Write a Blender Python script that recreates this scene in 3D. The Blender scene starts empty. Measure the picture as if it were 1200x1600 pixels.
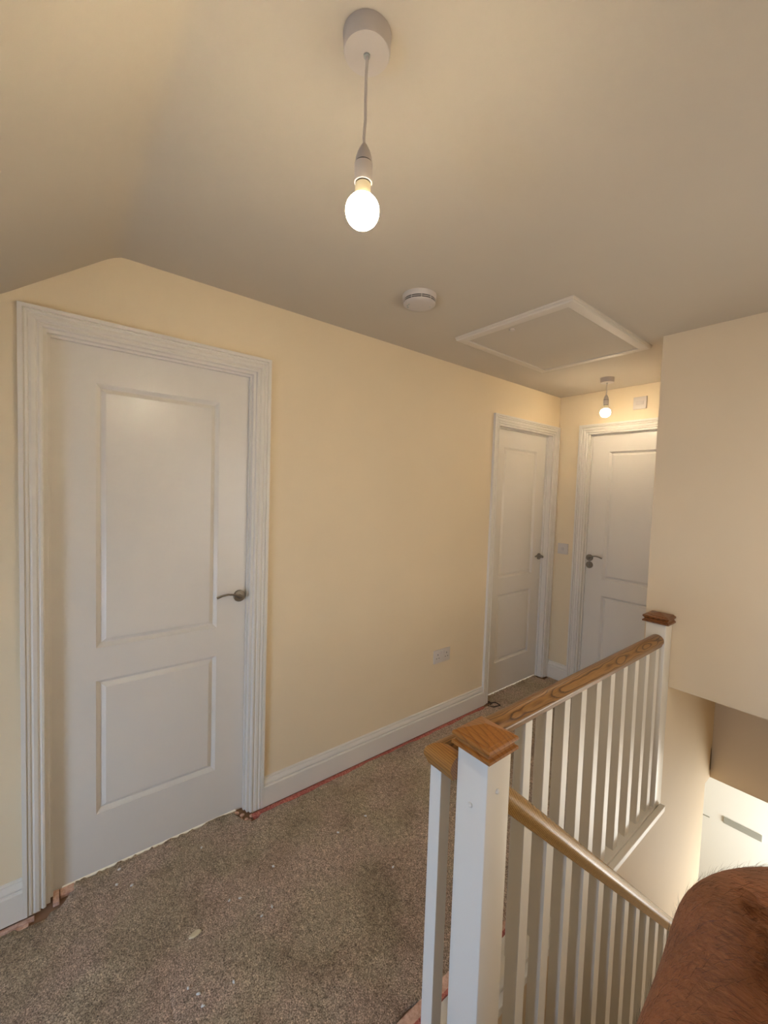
import bpy, bmesh, math, random
from mathutils import Vector, Matrix
random.seed(7)
PI = math.pi

# ------------------------------------------------------------------ camera, world, lights, exposure
S = bpy.context.scene
COL = S.collection
cam_d = bpy.data.cameras.new('camera'); cam = bpy.data.objects.new('camera', cam_d); COL.objects.link(cam)
CX = Vector((1.8138, 0.160, 1.4985))
YAW, PITCH, ROLL, F_PX = map(float, (51.5074, -2.7638, 1.867, 649.05))
y_, t_, r_ = (math.radians(v) for v in (YAW, PITCH, ROLL))
fw = Vector((-math.sin(y_)*math.cos(t_), math.cos(y_)*math.cos(t_), math.sin(t_)))
rt = Vector((math.cos(y_), math.sin(y_), 0)); up = rt.cross(fw)
R_ = rt*math.cos(r_) + up*math.sin(r_); U_ = -rt*math.sin(r_) + up*math.cos(r_)
m3 = Matrix((R_, U_, -fw)).transposed()
cam.matrix_world = Matrix.Translation(CX) @ m3.to_4x4()
cam_d.sensor_fit = 'HORIZONTAL'; cam_d.sensor_width = 36.0; cam_d.lens = F_PX/1200*36.0
cam_d.clip_start = 0.02; cam_d.clip_end = 60
S.camera = cam

w = bpy.data.worlds.new('sky'); S.world = w; w.use_nodes = True
bg = w.node_tree.nodes['Background']; bg.inputs[0].default_value = (1.0, 0.97, 0.92, 1); bg.inputs[1].default_value = 1.3

S.view_settings.view_transform = 'Standard'; S.view_settings.look = 'None'
S.view_settings.gamma = 1.0; S.view_settings.use_curve_mapping = False
S.view_settings.exposure = 0.64

def area(name, loc, target, sx, sy, power, col):
    d = bpy.data.lights.new(name, 'AREA'); d.shape = 'RECTANGLE'; d.size = sx; d.size_y = sy
    d.energy = power; d.color = col
    o = bpy.data.objects.new(name, d); COL.objects.link(o); o.location = loc
    o.rotation_euler = (Vector(target)-Vector(loc)).to_track_quat('-Z', 'Y').to_euler()
    return o
# daylight just outside the low landing window (behind the camera) and outside the hall window downstairs
area('window_daylight', (1.35, -1.70, 0.78), (1.2, 1.0, 0.75), 0.9, 0.8, 38, (0.42, 0.64, 1.0))
area('hall_daylight', (2.55, 4.45, -1.75), (1.3, 4.3, -1.5), 1.1, 0.9, 47, (1.0, 1.0, 0.93))
BULB_E = 208.0
BULB_FAR = 100.0
area('added_stair_side_fill', (2.50, 1.65, 1.35), (0.0, 1.4, 1.2), 1.0, 1.0, 3.5, (1.0, 0.90, 0.76))  # unseen warm fill, added to brighten the long wall and stair-side faces

# ------------------------------------------------------------------ materials
def nodes(name):
    m = bpy.data.materials.new(name); m.use_nodes = True
    nt = m.node_tree; b = nt.nodes['Principled BSDF']
    return m, nt, b
def lin(c):
    return tuple(((v/255)/12.92 if v/255 <= 0.04045 else ((v/255+0.055)/1.055)**2.4) for v in c) + (1,)
def tex_coord(nt, scale=(1, 1, 1), kind='Object'):
    tc = nt.nodes.new('ShaderNodeTexCoord'); mp = nt.nodes.new('ShaderNodeMapping')
    mp.inputs['Scale'].default_value = scale
    nt.links.new(tc.outputs[kind], mp.inputs['Vector']); return mp.outputs[0]
def noise(nt, vec, scale, detail=4, rough=0.5, dist=0):
    n = nt.nodes.new('ShaderNodeTexNoise'); n.inputs['Scale'].default_value = scale
    n.inputs['Detail'].default_value = detail; n.inputs['Roughness'].default_value = rough
    n.inputs['Distortion'].default_value = dist
    nt.links.new(vec, n.inputs['Vector']); return n.outputs[0]
def ramp(nt, fac, stops):
    r = nt.nodes.new('ShaderNodeValToRGB'); els = r.color_ramp.elements
    while len(els) > 1: els.remove(els[-1])
    els[0].position = stops[0][0]; els[0].color = stops[0][1]
    for p, c in stops[1:]:
        e = els.new(p); e.color = c
    nt.links.new(fac, r.inputs[0]); return r.outputs[0]
def bump(nt, b, h, strength, dist):
    bp = nt.nodes.new('ShaderNodeBump'); bp.inputs['Strength'].default_value = strength
    bp.inputs['Distance'].default_value = dist
    nt.links.new(h, bp.inputs['Height']); nt.links.new(bp.outputs[0], b.inputs['Normal']); return bp
def paint(name, rgb, rough=0.6, var=0.03, bs=0.15, bscale=220, spec=0.4):
    m, nt, b = nodes(name); c = lin(rgb)
    v = tex_coord(nt); n = noise(nt, v, 2.2, 3)
    lo = tuple(x*(1-var) for x in c[:3]) + (1,); hi = tuple(min(1, x*(1+var)) for x in c[:3]) + (1,)
    nt.links.new(ramp(nt, n, [(0.3, lo), (0.7, hi)]), b.inputs['Base Color'])
    b.inputs['Roughness'].default_value = rough; b.inputs['Specular IOR Level'].default_value = spec
    if bs: bump(nt, b, noise(nt, v, bscale, 2), bs, 0.0006)
    return m
def plain(name, rgb, rough=0.5, metal=0.0):
    m, nt, b = nodes(name); b.inputs['Base Color'].default_value = lin(rgb)
    b.inputs['Roughness'].default_value = rough; b.inputs['Metallic'].default_value = metal
    return m
def wood(name, axis, cols, center=(0.004, 0.018), slope=0.03, k=190.0, wob=1.6, seed=0.0, rough=0.34):
    """growth rings around an axis that runs slightly askew through the piece: straight grain with long cathedral arches"""
    m, nt, b = nodes(name); L = nt.links
    tc = nt.nodes.new('ShaderNodeTexCoord'); sp = nt.nodes.new('ShaderNodeSeparateXYZ'); L.new(tc.outputs['Object'], sp.inputs[0])
    al = sp.outputs['XYZ'.index(axis.upper())]; others = [sp.outputs[i] for i in range(3) if i != 'xyz'.index(axis)]
    def mth(op, a, c=None):
        n = nt.nodes.new('ShaderNodeMath'); n.operation = op
        for i, v in enumerate((a, c)):
            if v is None: continue
            if isinstance(v, (int, float)): n.inputs[i].default_value = v
            else: L.new(v, n.inputs[i])
        return n.outputs[0]
    sc = [6.0]*3; sc['xyz'.index(axis)] = 2.2
    mp = nt.nodes.new('ShaderNodeMapping'); mp.inputs['Scale'].default_value = sc; mp.inputs['Location'].default_value = (seed, seed*1.3, seed*0.7)
    L.new(tc.outputs['Object'], mp.inputs['Vector']); wn = noise(nt, mp.outputs[0], 1.0, 3, 0.5)
    wv = mth('MULTIPLY', mth('SUBTRACT', wn, 0.5), 0.055*wob)
    u = mth('ADD', mth('SUBTRACT', others[0], center[0]), mth('MULTIPLY', al, slope*0.4)); v = mth('ADD', mth('SUBTRACT', others[1], center[1]), mth('ADD', mth('MULTIPLY', al, slope), wv))
    rr = mth('SQRT', mth('ADD', mth('MULTIPLY', u, u), mth('MULTIPLY', v, v)))
    fr = mth('FRACT', mth('ADD', mth('MULTIPLY', rr, k), mth('MULTIPLY', wn, 2.0)))
    a_, m_, d_ = (lin(c) for c in cols)
    rings = ramp(nt, fr, [(0, a_), (0.5, a_), (0.72, m_), (0.86, d_), (0.93, m_), (1, a_)])
    sc2 = [520.0]*3; sc2['xyz'.index(axis)] = 16.0
    mp2 = nt.nodes.new('ShaderNodeMapping'); mp2.inputs['Scale'].default_value = sc2
    L.new(tc.outputs['Object'], mp2.inputs['Vector']); fine = noise(nt, mp2.outputs[0], 1.0, 2)
    mix = nt.nodes.new('ShaderNodeMix'); mix.data_type = 'RGBA'; mix.blend_type = 'MULTIPLY'; mix.inputs[0].default_value = 0.6
    L.new(rings, mix.inputs[6]); L.new(ramp(nt, fine, [(0.36, (0.6, 0.55, 0.5, 1)), (0.52, (1, 1, 1, 1))]), mix.inputs[7])
    L.new(mix.outputs[2], b.inputs['Base Color'])
    b.inputs['Roughness'].default_value = rough; b.inputs['Specular IOR Level'].default_value = 0.55
    bump(nt, b, fine, 0.15, 0.0004)
    return m
M = {}
M['cream'] = paint('cream_wall_paint', (242, 223, 188), 0.55, 0.02, 0.12, 260, 0.3)
M['magnolia'] = paint('magnolia_wall_paint', (234, 214, 182), 0.6, 0.02, 0.12, 260, 0.3)
M['ceiling'] = paint('white_ceiling_paint', (209, 198, 180), 0.8, 0.015, 0.1, 260, 0.2)
M['hatch'] = paint('white_hatch_paint', (224, 213, 196), 0.5, 0.01, 0.03, 120, 0.35)
M['gloss'] = paint('white_satin_paint', (236, 229, 216), 0.36, 0.01, 0, 120, 0.4)
M['door'] = paint('white_door_paint', (234, 227, 215), 0.28, 0.01, 0.06, 90, 0.5)
M['plastic'] = plain('white_plastic', (206, 196, 186), 0.35)
M['switch'] = plain('white_switch_plastic', (222, 212, 200), 0.35)
M['cable'] = plain('white_cable', (215, 205, 195), 0.5)
M['dark'] = plain('dark_gap', (30, 24, 20), 0.8)
M['metal'] = plain('brushed_steel', (150, 142, 130), 0.28, 1.0)
M['bulbbase'] = plain('cream_bulb_collar', (226, 214, 180), 0.4)
M['oak_y'] = wood('oak_along_landing', 'y', ((150, 108, 58), (122, 82, 40), (66, 42, 20)), (-0.004, 0.018), 0.016, 200, 1.3, 2.3)
M['oak_x'] = wood('oak_return', 'x', ((178, 124, 60), (162, 108, 50), (120, 76, 34)), (0.03, -0.03), 0.05, 190, 1.0, 5.1)
M['oak_cap'] = wood('oak_cap', 'x', ((168, 110, 48), (158, 101, 43), (136, 84, 35)), (0.03, -0.03), 0.12, 75, 1.4, 3.7)
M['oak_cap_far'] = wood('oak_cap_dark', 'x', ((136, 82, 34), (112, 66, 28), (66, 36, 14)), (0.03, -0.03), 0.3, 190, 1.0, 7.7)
M['oak_stair'] = wood('oak_along_stair', 'y', ((176, 136, 78), (158, 118, 64), (124, 88, 44)), (0.0, 0.0), 0.9, 170, 0.7, 9.4, 0.27)
M['pvc'] = plain('white_composite_door', (238, 240, 236), 0.3)
M['grey'] = plain('silver_letterbox', (176, 180, 174), 0.35, 0.3)
M['frame_gap'] = plain('shadow_line', (70, 64, 58), 0.7)
M['subfloor'] = paint('chipboard', (150, 118, 92), 0.9, 0.1, 0.3, 300)

# bulb glass; an led bulb sends most of its light sideways and down, little back past its own collar
for nm, e_ in (('bulb', BULB_E), ('bulb_far', BULB_FAR)):
    m, nt, b = nodes('lit_'+nm); b.inputs['Base Color'].default_value = (1, .9, .75, 1)
    b.inputs['Emission Color'].default_value = (1.0, 0.82, 0.58, 1)
    ge = nt.nodes.new('ShaderNodeNewGeometry'); sx = nt.nodes.new('ShaderNodeSeparateXYZ'); mr = nt.nodes.new('ShaderNodeMapRange')
    nt.links.new(ge.outputs['Normal'], sx.inputs[0]); nt.links.new(sx.outputs['Z'], mr.inputs['Value'])
    mr.inputs['From Min'].default_value = -0.05; mr.inputs['From Max'].default_value = 0.55
    mr.inputs['To Min'].default_value = e_; mr.inputs['To Max'].default_value = e_*0.12
    nt.links.new(mr.outputs[0], b.inputs['Emission Strength'])
    M[nm] = m
# window glass
m, nt, b = nodes('window_glass'); nt.nodes.remove(b)
tr = nt.nodes.new('ShaderNodeBsdfTransparent'); gl = nt.nodes.new('ShaderNodeBsdfGlossy'); gl.inputs['Roughness'].default_value = 0.02
mx = nt.nodes.new('ShaderNodeMixShader'); mx.inputs[0].default_value = 0.08
nt.links.new(tr.outputs[0], mx.inputs[1]); nt.links.new(gl.outputs[0], mx.inputs[2]); nt.links.new(mx.outputs[0], nt.nodes['Material Output'].inputs[0])
M['glass'] = m
# carpet
def carpet_mat():
    m, nt, b = nodes('taupe_carpet'); v = tex_coord(nt)
    fine = noise(nt, v, 250, 4, 0.8, 0.4); mid = noise(nt, v, 60, 5, 0.75, 0.8); big = noise(nt, v, 3.2, 5, 0.62, 0.6); huge = noise(nt, v, 3.7, 2)
    base = ramp(nt, fine, [(0.38, lin((98, 82, 66))), (0.5, lin((182, 162, 140))), (0.62, lin((250, 236, 214)))])
    def mult(a, c):
        x = nt.nodes.new('ShaderNodeMix'); x.data_type = 'RGBA'; x.blend_type = 'MULTIPLY'; x.inputs[0].default_value = 1
        nt.links.new(a, x.inputs[6]); nt.links.new(c, x.inputs[7]); return x.outputs[2]
    c = mult(base, ramp(nt, mid, [(0.38, (0.62, 0.60, 0.57, 1)), (0.58, (1.10, 1.09, 1.08, 1))]))
    c = mult(c, ramp(nt, big, [(0.34, (0.72, 0.68, 0.62, 1)), (0.45, (0.92, 0.90, 0.86, 1)), (0.62, (1.08, 1.08, 1.08, 1))]))
    c = mult(c, ramp(nt, huge, [(0.42, (1.02, 1.03, 0.93, 1)), (0.58, (1.10, 1.03, 1.02, 1))]))
    # a few old scuffs and trodden-in marks
    for (mx_, my_, rot, la, lb, dk) in ((0.637, 0.835, 0.03, 0.060, 0.014, 0.55), (0.762, 0.935, 0.03, 0.045, 0.012, 0.62), (0.291, 0.258, 2.0, 0.040, 0.016, 0.68), (0.537, 1.058, 0.9, 0.05, 0.03, 0.74), (0.585, 1.421, 0.3, 0.014, 0.009, 0.4), (0.10, 0.47, 1.5, 0.22, 0.08, 0.82), (0.36, 0.62, 1.0, 0.13, 0.07, 0.84)):
        mp = nt.nodes.new('ShaderNodeMapping'); mp.vector_type = 'TEXTURE'
        mp.inputs['Location'].default_value = (mx_, my_, 0); mp.inputs['Rotation'].default_value = (0, 0, rot); mp.inputs['Scale'].default_value = (la, lb, 1)
        tcx = nt.nodes.new('ShaderNodeTexCoord'); nt.links.new(tcx.outputs['Object'], mp.inputs['Vector'])
        ln = nt.nodes.new('ShaderNodeVectorMath'); ln.operation = 'LENGTH'; nt.links.new(mp.outputs[0], ln.inputs[0])
        ad = nt.nodes.new('ShaderNodeMath'); ad.operation = 'ADD'; nt.links.new(ln.outputs['Value'], ad.inputs[0]); nt.links.new(mid, ad.inputs[1])
        c = mult(c, ramp(nt, ad.outputs[0], [(0.5, (dk, dk*0.97, dk*0.92, 1)), (0.95, (1, 1, 1, 1))]))
    nt.links.new(c, b.inputs['Base Color'])
    b.inputs['Roughness'].default_value = 0.95; b.inputs['Specular IOR Level'].default_value = 0.1
    b.inputs['Sheen Weight'].default_value = 0.25
    add = nt.nodes.new('ShaderNodeMath'); add.operation = 'ADD'; nt.links.new(fine, add.inputs[0]); nt.links.new(mid, add.inputs[1])
    bump(nt, b, add.outputs[0], 0.9, 0.005)
    return m
M['carpet'] = carpet_mat()
m, nt, b = nodes('pink_underlay'); v = tex_coord(nt)
nt.links.new(ramp(nt, noise(nt, v, 120, 3, 0.7), [(0.35, lin((158, 78, 70))), (0.55, lin((196, 118, 104))), (0.7, lin((214, 160, 140)))]), b.inputs['Base Color'])
b.inputs['Roughness'].default_value = 0.9; bump(nt, b, noise(nt, v, 200, 2), 0.8, 0.003)
M['pink'] = m
m, nt, b = nodes('bare_pale_wood'); v = tex_coord(nt)
nt.links.new(ramp(nt, noise(nt, v, 60, 3, 0.7), [(0.35, lin((196, 150, 126))), (0.65, lin((230, 196, 174)))]), b.inputs['Base Color'])
b.inputs['Roughness'].default_value = 0.9; bump(nt, b, noise(nt, v, 150, 2), 0.4, 0.002)
M['palewood'] = m
# skin
m, nt, b = nodes('tanned_skin'); v = tex_coord(nt)
n1 = noise(nt, v, 34, 4, 0.65); n2 = noise(nt, tex_coord(nt, (0.25, 1, 1)), 330, 4, 0.75, 1.0)
c1 = ramp(nt, n1, [(0.3, lin((124, 78, 50))), (0.5, lin((146, 94, 62))), (0.7, lin((160, 103, 70)))])
x = nt.nodes.new('ShaderNodeMix'); x.data_type = 'RGBA'; x.blend_type = 'MULTIPLY'; x.inputs[0].default_value = 0.6
nt.links.new(c1, x.inputs[6]); nt.links.new(ramp(nt, n2, [(0.38, (0.62, 0.55, 0.5, 1)), (0.55, (1, 1, 1, 1))]), x.inputs[7])
nt.links.new(x.outputs[2], b.inputs['Base Color']); b.inputs['Roughness'].default_value = 0.55
b.inputs['Subsurface Weight'].default_value = 0.05; b.inputs['Subsurface Radius'].default_value = (0.01, 0.004, 0.002)
vv = tex_coord(nt, (0.22, 1, 1.0)); bump(nt, b, noise(nt, vv, 300, 4, 0.7, 1.2), 0.8, 0.003)
M['skin'] = m
M['hair'] = plain('dark_hair', (44, 28, 20), 0.5)
M['shirt'] = plain('dark_cotton', (60, 64, 74), 0.9)
M['trousers'] = plain('navy_cotton', (40, 44, 56), 0.9)

# ------------------------------------------------------------------ helpers
def tag(o, label=None, cat=None, group=None, kind=None):
    if label: o['label'] = label
    if cat: o['category'] = cat
    if group: o['group'] = group
    if kind: o['kind'] = kind
    return o
def empty(name, loc=(0, 0, 0), rz=0.0):
    o = bpy.data.objects.new(name, None); COL.objects.link(o); o.location = loc; o.rotation_euler = (0, 0, rz)
    o.empty_display_size = 0.05; return o
class MB:
    def __init__(s): s.bm = bmesh.new()
    def box(s, x0, x1, y0, y1, z0, z1, bev=0.0):
        vs = [s.bm.verts.new((x, y, z)) for z in (z0, z1) for y in (y0, y1) for x in (x0, x1)]
        fs = [s.bm.faces.new([vs[i] for i in q]) for q in ((0, 2, 3, 1), (4, 5, 7, 6), (0, 1, 5, 4), (2, 6, 7, 3), (0, 4, 6, 2), (1, 3, 7, 5))]
        if bev:
            ed = list({e for f in fs for e in f.edges})
            bmesh.ops.bevel(s.bm, geom=ed, offset=bev, segments=2, affect='EDGES', profile=0.5)
        return s
    def loft(s, rings, caps=True, closed=True):
        R = [[s.bm.verts.new(p) for p in r] for r in rings]
        for a, b_ in zip(R, R[1:]):
            n = len(a)
            for i in range(n if closed else n-1):
                j = (i+1) % n; s.bm.faces.new((a[i], a[j], b_[j], b_[i]))
        if caps and closed:
            s.bm.faces.new(R[0][::-1]); s.bm.faces.new(R[-1])
        return s
    def prism(s, poly, axis, a0, a1):
        """poly in the other two axes (order x<y<z), extruded along axis"""
        def P(p, a):
            return {'x': (a, p[0], p[1]), 'y': (p[0], a, p[1]), 'z': (p[0], p[1], a)}[axis]
        return s.loft([[P(p, a0) for p in poly], [P(p, a1) for p in poly]])
    def lathe(s, prof, c=(0, 0, 0), axis='z', seg=32, caps=True):
        rings = []
        for r, h in prof:
            ring = []
            for k in range(seg):
                a = 2*PI*k/seg; u, v = r*math.cos(a), r*math.sin(a)
                ring.append({'z': (c[0]+u, c[1]+v, c[2]+h), 'x': (c[0]+h, c[1]+u, c[2]+v), 'y': (c[0]+u, c[1]+h, c[2]+v)}[axis])
            rings.append(ring)
        return s.loft(rings, caps)
    def tube(s, pts, rad, seg=12, flat=1.0):
        pts = [Vector(p) for p in pts]; rads = rad if isinstance(rad, (list, tuple)) else [rad]*len(pts)
        rings = []; prev = None
        for i, p in enumerate(pts):
            d = (pts[min(i+1, len(pts)-1)] - pts[max(i-1, 0)]).normalized()
            if prev is None:
                ref = Vector((0, 0, 1)) if abs(d.z) < 0.9 else Vector((1, 0, 0)); n = d.cross(ref).normalized()
            else: n = (prev - d*prev.dot(d)).normalized()
            prev = n; bnm = d.cross(n)
            rings.append([tuple(p + n*rads[i]*math.cos(2*PI*k/seg) + bnm*rads[i]*flat*math.sin(2*PI*k/seg)) for k in range(seg)])
        return s.loft(rings)
    def build(s, name, mat, parent=None, smooth=False, angle=35, recalc=True):
        if recalc: bmesh.ops.recalc_face_normals(s.bm, faces=s.bm.faces)
        me = bpy.data.meshes.new(name); s.bm.to_mesh(me); s.bm.free()
        me.materials.append(M[mat] if isinstance(mat, str) else mat)
        if smooth:
            for p in me.polygons: p.use_smooth = True
            me.set_sharp_from_angle(angle=math.radians(angle))
        o = bpy.data.objects.new(name, me); COL.objects.link(o)
        if parent: o.parent = parent
        return o
def copy_obj(o, parent=None, loc=None):
    c = o.copy(); COL.objects.link(c)
    if parent: c.parent = parent
    if loc is not None: c.location = loc
    return c

# ------------------------------------------------------------------ dimensions
H = 2.3134; YC = 0.342; SL = 0.744; YBACK = -1.30
XR = 2.15; YE = 3.409; YBH = 2.53; XP = 1.013; XW = 1.13
D1 = (0.146, 0.846); D2 = (2.622, 3.322); D3 = (0.2548, 0.9548); LT = 1.991
ZG = -2.60; ZGC = -0.25
def zc(y): return H if y >= YC else H - SL*(YC-y)
RV = 0.030      # rough opening beyond the leaf edge

# ------------------------------------------------------------------ setting
def structure(o, label): return tag(o, label, kind='structure')
# left wall (two door openings), sloping top at the near end
mb = MB()
o0, o1 = D1[0]-RV, D1[1]+RV; q0, q1 = D2[0]-RV, D2[1]+RV; oh = LT+RV
mb.prism([(YBACK, -0.2), (o0, -0.2), (o0, zc(o0)), (YBACK, zc(YBACK))], 'x', -0.1, 0)
mb.prism([(o0, oh), (o1, oh), (o1, H), (YC, H), (o0, zc(o0))], 'x', -0.1, 0)
mb.box(-0.1, 0, o1, q0, -0.2, H); mb.box(-0.1, 0, q0, q1, oh, H); mb.box(-0.1, 0, q1, YE+0.1, -0.2, H)
structure(mb.build('wall_left', 'cream'), 'long cream painted wall holding the near door and the narrow far door')
# end wall with door 3
mb = MB(); e0, e1 = D3[0]-RV, D3[1]+RV
mb.box(0, e0, YE, YE+0.1, -0.2, H); mb.box(e0, e1, YE, YE+0.1, oh, H); mb.box(e1, XP+0.117, YE, YE+0.1, -0.2, H)
structure(mb.build('wall_end', 'cream'), 'cream painted end wall around the farthest white door')
# boxed bulkhead over the stairs: front face, side leg down to the landing, underside
mb = MB()
mb.box(XP, XW, YBH, YE, -0.25, H)
mb.box(XW, XR, YBH, YBH+0.1, 0.585, H)
mb.box(XW, XR, YBH+0.1, YE+0.04, 0.585, 0.685)
structure(mb.build('wall_right', 'magnolia'), 'beige painted wall above the stairs, right of the far newel post')
mb = MB(); mb.box(XW, XR, 3.43, 3.53, ZGC, 0.585)
structure(mb.build('wall_stairwell_end', 'magnolia'), 'shaded beige wall under the bulkhead, above the opening to the white front door')
mb = MB(); mb.box(XP, XW, 1.0, YBH, ZG, -0.06); mb.box(XP, XW, YBH, 3.33, ZG, ZGC)
mb.box(XP, XW, YE, 3.43, ZGC, -0.06)
structure(mb.build('wall_stairwell', 'magnolia'), 'pale lit wall below the landing edge beside the stairs')
vy0, vy1, vz0, vz1 = 1.10, 2.20, 0.80, 1.90
mb = MB(); mb.prism([(YBACK, -0.3), (vy0, -0.3), (vy0, H), (YC, H), (YBACK, zc(YBACK))], 'x', XR, XR+0.1)
mb.box(XR, XR+0.1, vy0, vy1, -0.3, vz0); mb.box(XR, XR+0.1, vy0, vy1, vz1, H); mb.box(XR, XR+0.1, vy1, YE+1.0, -0.3, H)
mb.box(XR, XR+0.1, YBACK, 3.75, ZG, -0.3)
mb.box(XR, XR+0.1, 5.1, 5.3, ZG, ZGC+.0); mb.box(XR, XR+0.1, 3.75, 5.1, -0.45, -0.25); mb.box(XR, XR+0.1, 3.75, 5.1, ZG, ZG+0.5)
structure(mb.build('wall_stair_side', 'magnolia'), 'beige wall on the outer side of the stairs')
# knee wall with a low window behind the camera
mb = MB(); zk = zc(YBACK); wx0, wx1, wz0, wz1 = 0.85, 1.70, 0.32, 1.0
mb.box(0, wx0, YBACK-0.1, YBACK, -0.2, zk); mb.box(wx1, XR, YBACK-0.1, YBACK, -0.2, zk)
mb.box(wx0, wx1, YBACK-0.1, YBACK, -0.2, wz0); mb.box(wx0, wx1, YBACK-0.1, YBACK, wz1, zk)
structure(mb.build('wall_front', 'cream'), 'low knee wall under the sloping ceiling behind the camera')
win = tag(empty('window_1', (0, 0, 0)), 'low white framed window in the knee wall', kind='structure')
mb = MB()
for a in ((wx0, wx0+0.05, wz0, wz1), (wx1-0.05, wx1, wz0, wz1), (wx0+0.05, wx1-0.05, wz0, wz0+0.05), (wx0+0.05, wx1-0.05, wz1-0.05, wz1), (1.25, 1.30, wz0+0.05, wz1-0.05)):
    mb.box(a[0], a[1], YBACK-0.08, YBACK-0.03, a[2], a[3])
mb.build('window_frame', 'gloss', win)
mb = MB(); mb.box(wx0+0.05, wx1-0.05, YBACK-0.058, YBACK-0.052, wz0+0.05, wz1-0.05); mb.build('window_pane', 'glass', win)
win = tag(empty('added_window_3', (0, 0, 0)), 'added white framed window over the stairs, out of view, carrying the fill light', kind='structure')  # invented window, put in as an outlet for the stair-side fill
mb = MB()
for a in ((vy0, vy0+0.05, vz0, vz1), (vy1-0.05, vy1, vz0, vz1), (vy0+0.05, vy1-0.05, vz0, vz0+0.05), (vy0+0.05, vy1-0.05, vz1-0.05, vz1), (1.625, 1.675, vz0+0.05, vz1-0.05)):
    mb.box(XR+0.03, XR+0.08, a[0], a[1], a[2], a[3])
mb.build('window_frame', 'gloss', win)
mb = MB(); mb.box(XR+0.052, XR+0.058, vy0+0.05, vy1-0.05, vz0+0.05, vz1-0.05); mb.build('window_pane', 'glass', win)
# ceiling: flat part and slope in one
mb = MB(); t = 0.1
mb.prism([(YBACK-0.1, zc(YBACK-0.1)), (YC-0.03, zc(YC-0.03)), (YC-0.01, H-0.0105), (YC+0.012, H-0.0015), (YC+0.035, H), (YE+0.1, H), (YE+0.1, H+t), (YC, H+t), (YBACK-0.1, zc(YBACK-0.1)+t)], 'x', -0.1, XR+0.1)
structure(mb.build('ceiling', 'ceiling', smooth=True, angle=60), 'off-white plaster ceiling with a slope at the near left')
# floors
mb = MB(); mb.box(-1.2, 1.06, YBACK, YE+1.2, -0.20, -0.014); mb.box(1.06, XR, YBACK, 0.935, -0.20, -0.014)
structure(mb.build('floor', 'subfloor'), 'bare chipboard landing floor showing at the carpet edges')
mb = MB(); mb.box(-0.6, XR+0.1, 0.9, 5.3, ZG-0.1, ZG); structure(mb.build('floor_hall', 'carpet'), 'hall floor at the foot of the stairs')
mb = MB(); mb.box(-0.6, XP, 2.0, 5.3, ZGC, -0.21); mb.box(XP, XR+0.1, 3.53, 5.3, ZGC, -0.21)
structure(mb.build('ceiling_hall', 'ceiling'), 'hall ceiling downstairs')
mb = MB(); mb.box(-0.6, 0.55, 5.2, 5.3, ZG, ZGC); mb.box(1.55, XR, 5.2, 5.3, ZG, ZGC); mb.box(0.55, 1.55, 5.2, 5.3, ZG+2.12, ZGC)
structure(mb.build('wall_hall_end', 'magnolia'), 'hall wall around the white front door')
mb = MB(); mb.box(-0.7, -0.6, 2.0, 5.3, ZG, ZGC); mb.box(-0.6, XP, 1.9, 2.0, ZG, -0.21)
structure(mb.build('wall_hall_side', 'magnolia'), 'far side wall of the hall downstairs')
mb = MB(); mb.box(XP, XR, 0.85, 0.90, ZG, -0.21); structure(mb.build('wall_under_landing', 'magnolia'), 'wall below the head of the stairs')
win = tag(empty('window_2', (0, 0, 0)), 'tall hall window beside the front door downstairs', kind='structure')
mb = MB()
for a in ((3.75, 3.81, ZG+0.5, -0.45), (5.04, 5.1, ZG+0.5, -0.45), (3.81, 5.04, ZG+0.5, ZG+0.56), (3.81, 5.04, -0.51, -0.45)):
    mb.box(XR+0.03, XR+0.09, a[0], a[1], a[2], a[3])
mb.build('window_frame', 'gloss', win)
mb = MB(); mb.box(XR+0.055, XR+0.061, 3.81, 5.04, ZG+0.56, -0.51); mb.build('window_pane', 'glass', win)

# skirting boards
SK = [(0, 0), (0.018, 0), (0.018, 0.094), (0.0150, 0.0985), (0.0115, 0.1000), (0.0115, 0.1030), (0.0150, 0.1080), (0.0145, 0.1140), (0.0095, 0.1230), (0.0060, 0.1270), (0.0085, 0.1290), (0.0085, 0.1330), (0.004, 0.137), (0, 0.138)]
AO = 0.077
def skirt(name, axis, a0, a1, off, sgn, label):
    mb = MB()
    poly = [(off+sgn*p[0], p[1]) for p in SK]
    if axis == 'y': mb.prism(poly, 'y', a0, a1)
    else: mb.prism(poly, 'x', a0, a1)
    structure(mb.build(name, 'gloss', smooth=True, angle=30), label)
skirt('baseboard_left', 'y', D1[1]+AO, D2[0]-AO, 0.0, 1, 'white moulded skirting board between the near door and the narrow far door')
skirt('baseboard_near', 'y', YBACK, D1[0]-AO, 0.0, 1, 'short white skirting board left of the near door')
skirt('baseboard_end', 'x', 0.0, D3[0]-AO, YE, -1, 'short white skirting board in the far corner between two doors')
skirt('baseboard_front', 'x', 0.02, XR, YBACK, 1, 'skirting board under the low window')

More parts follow.
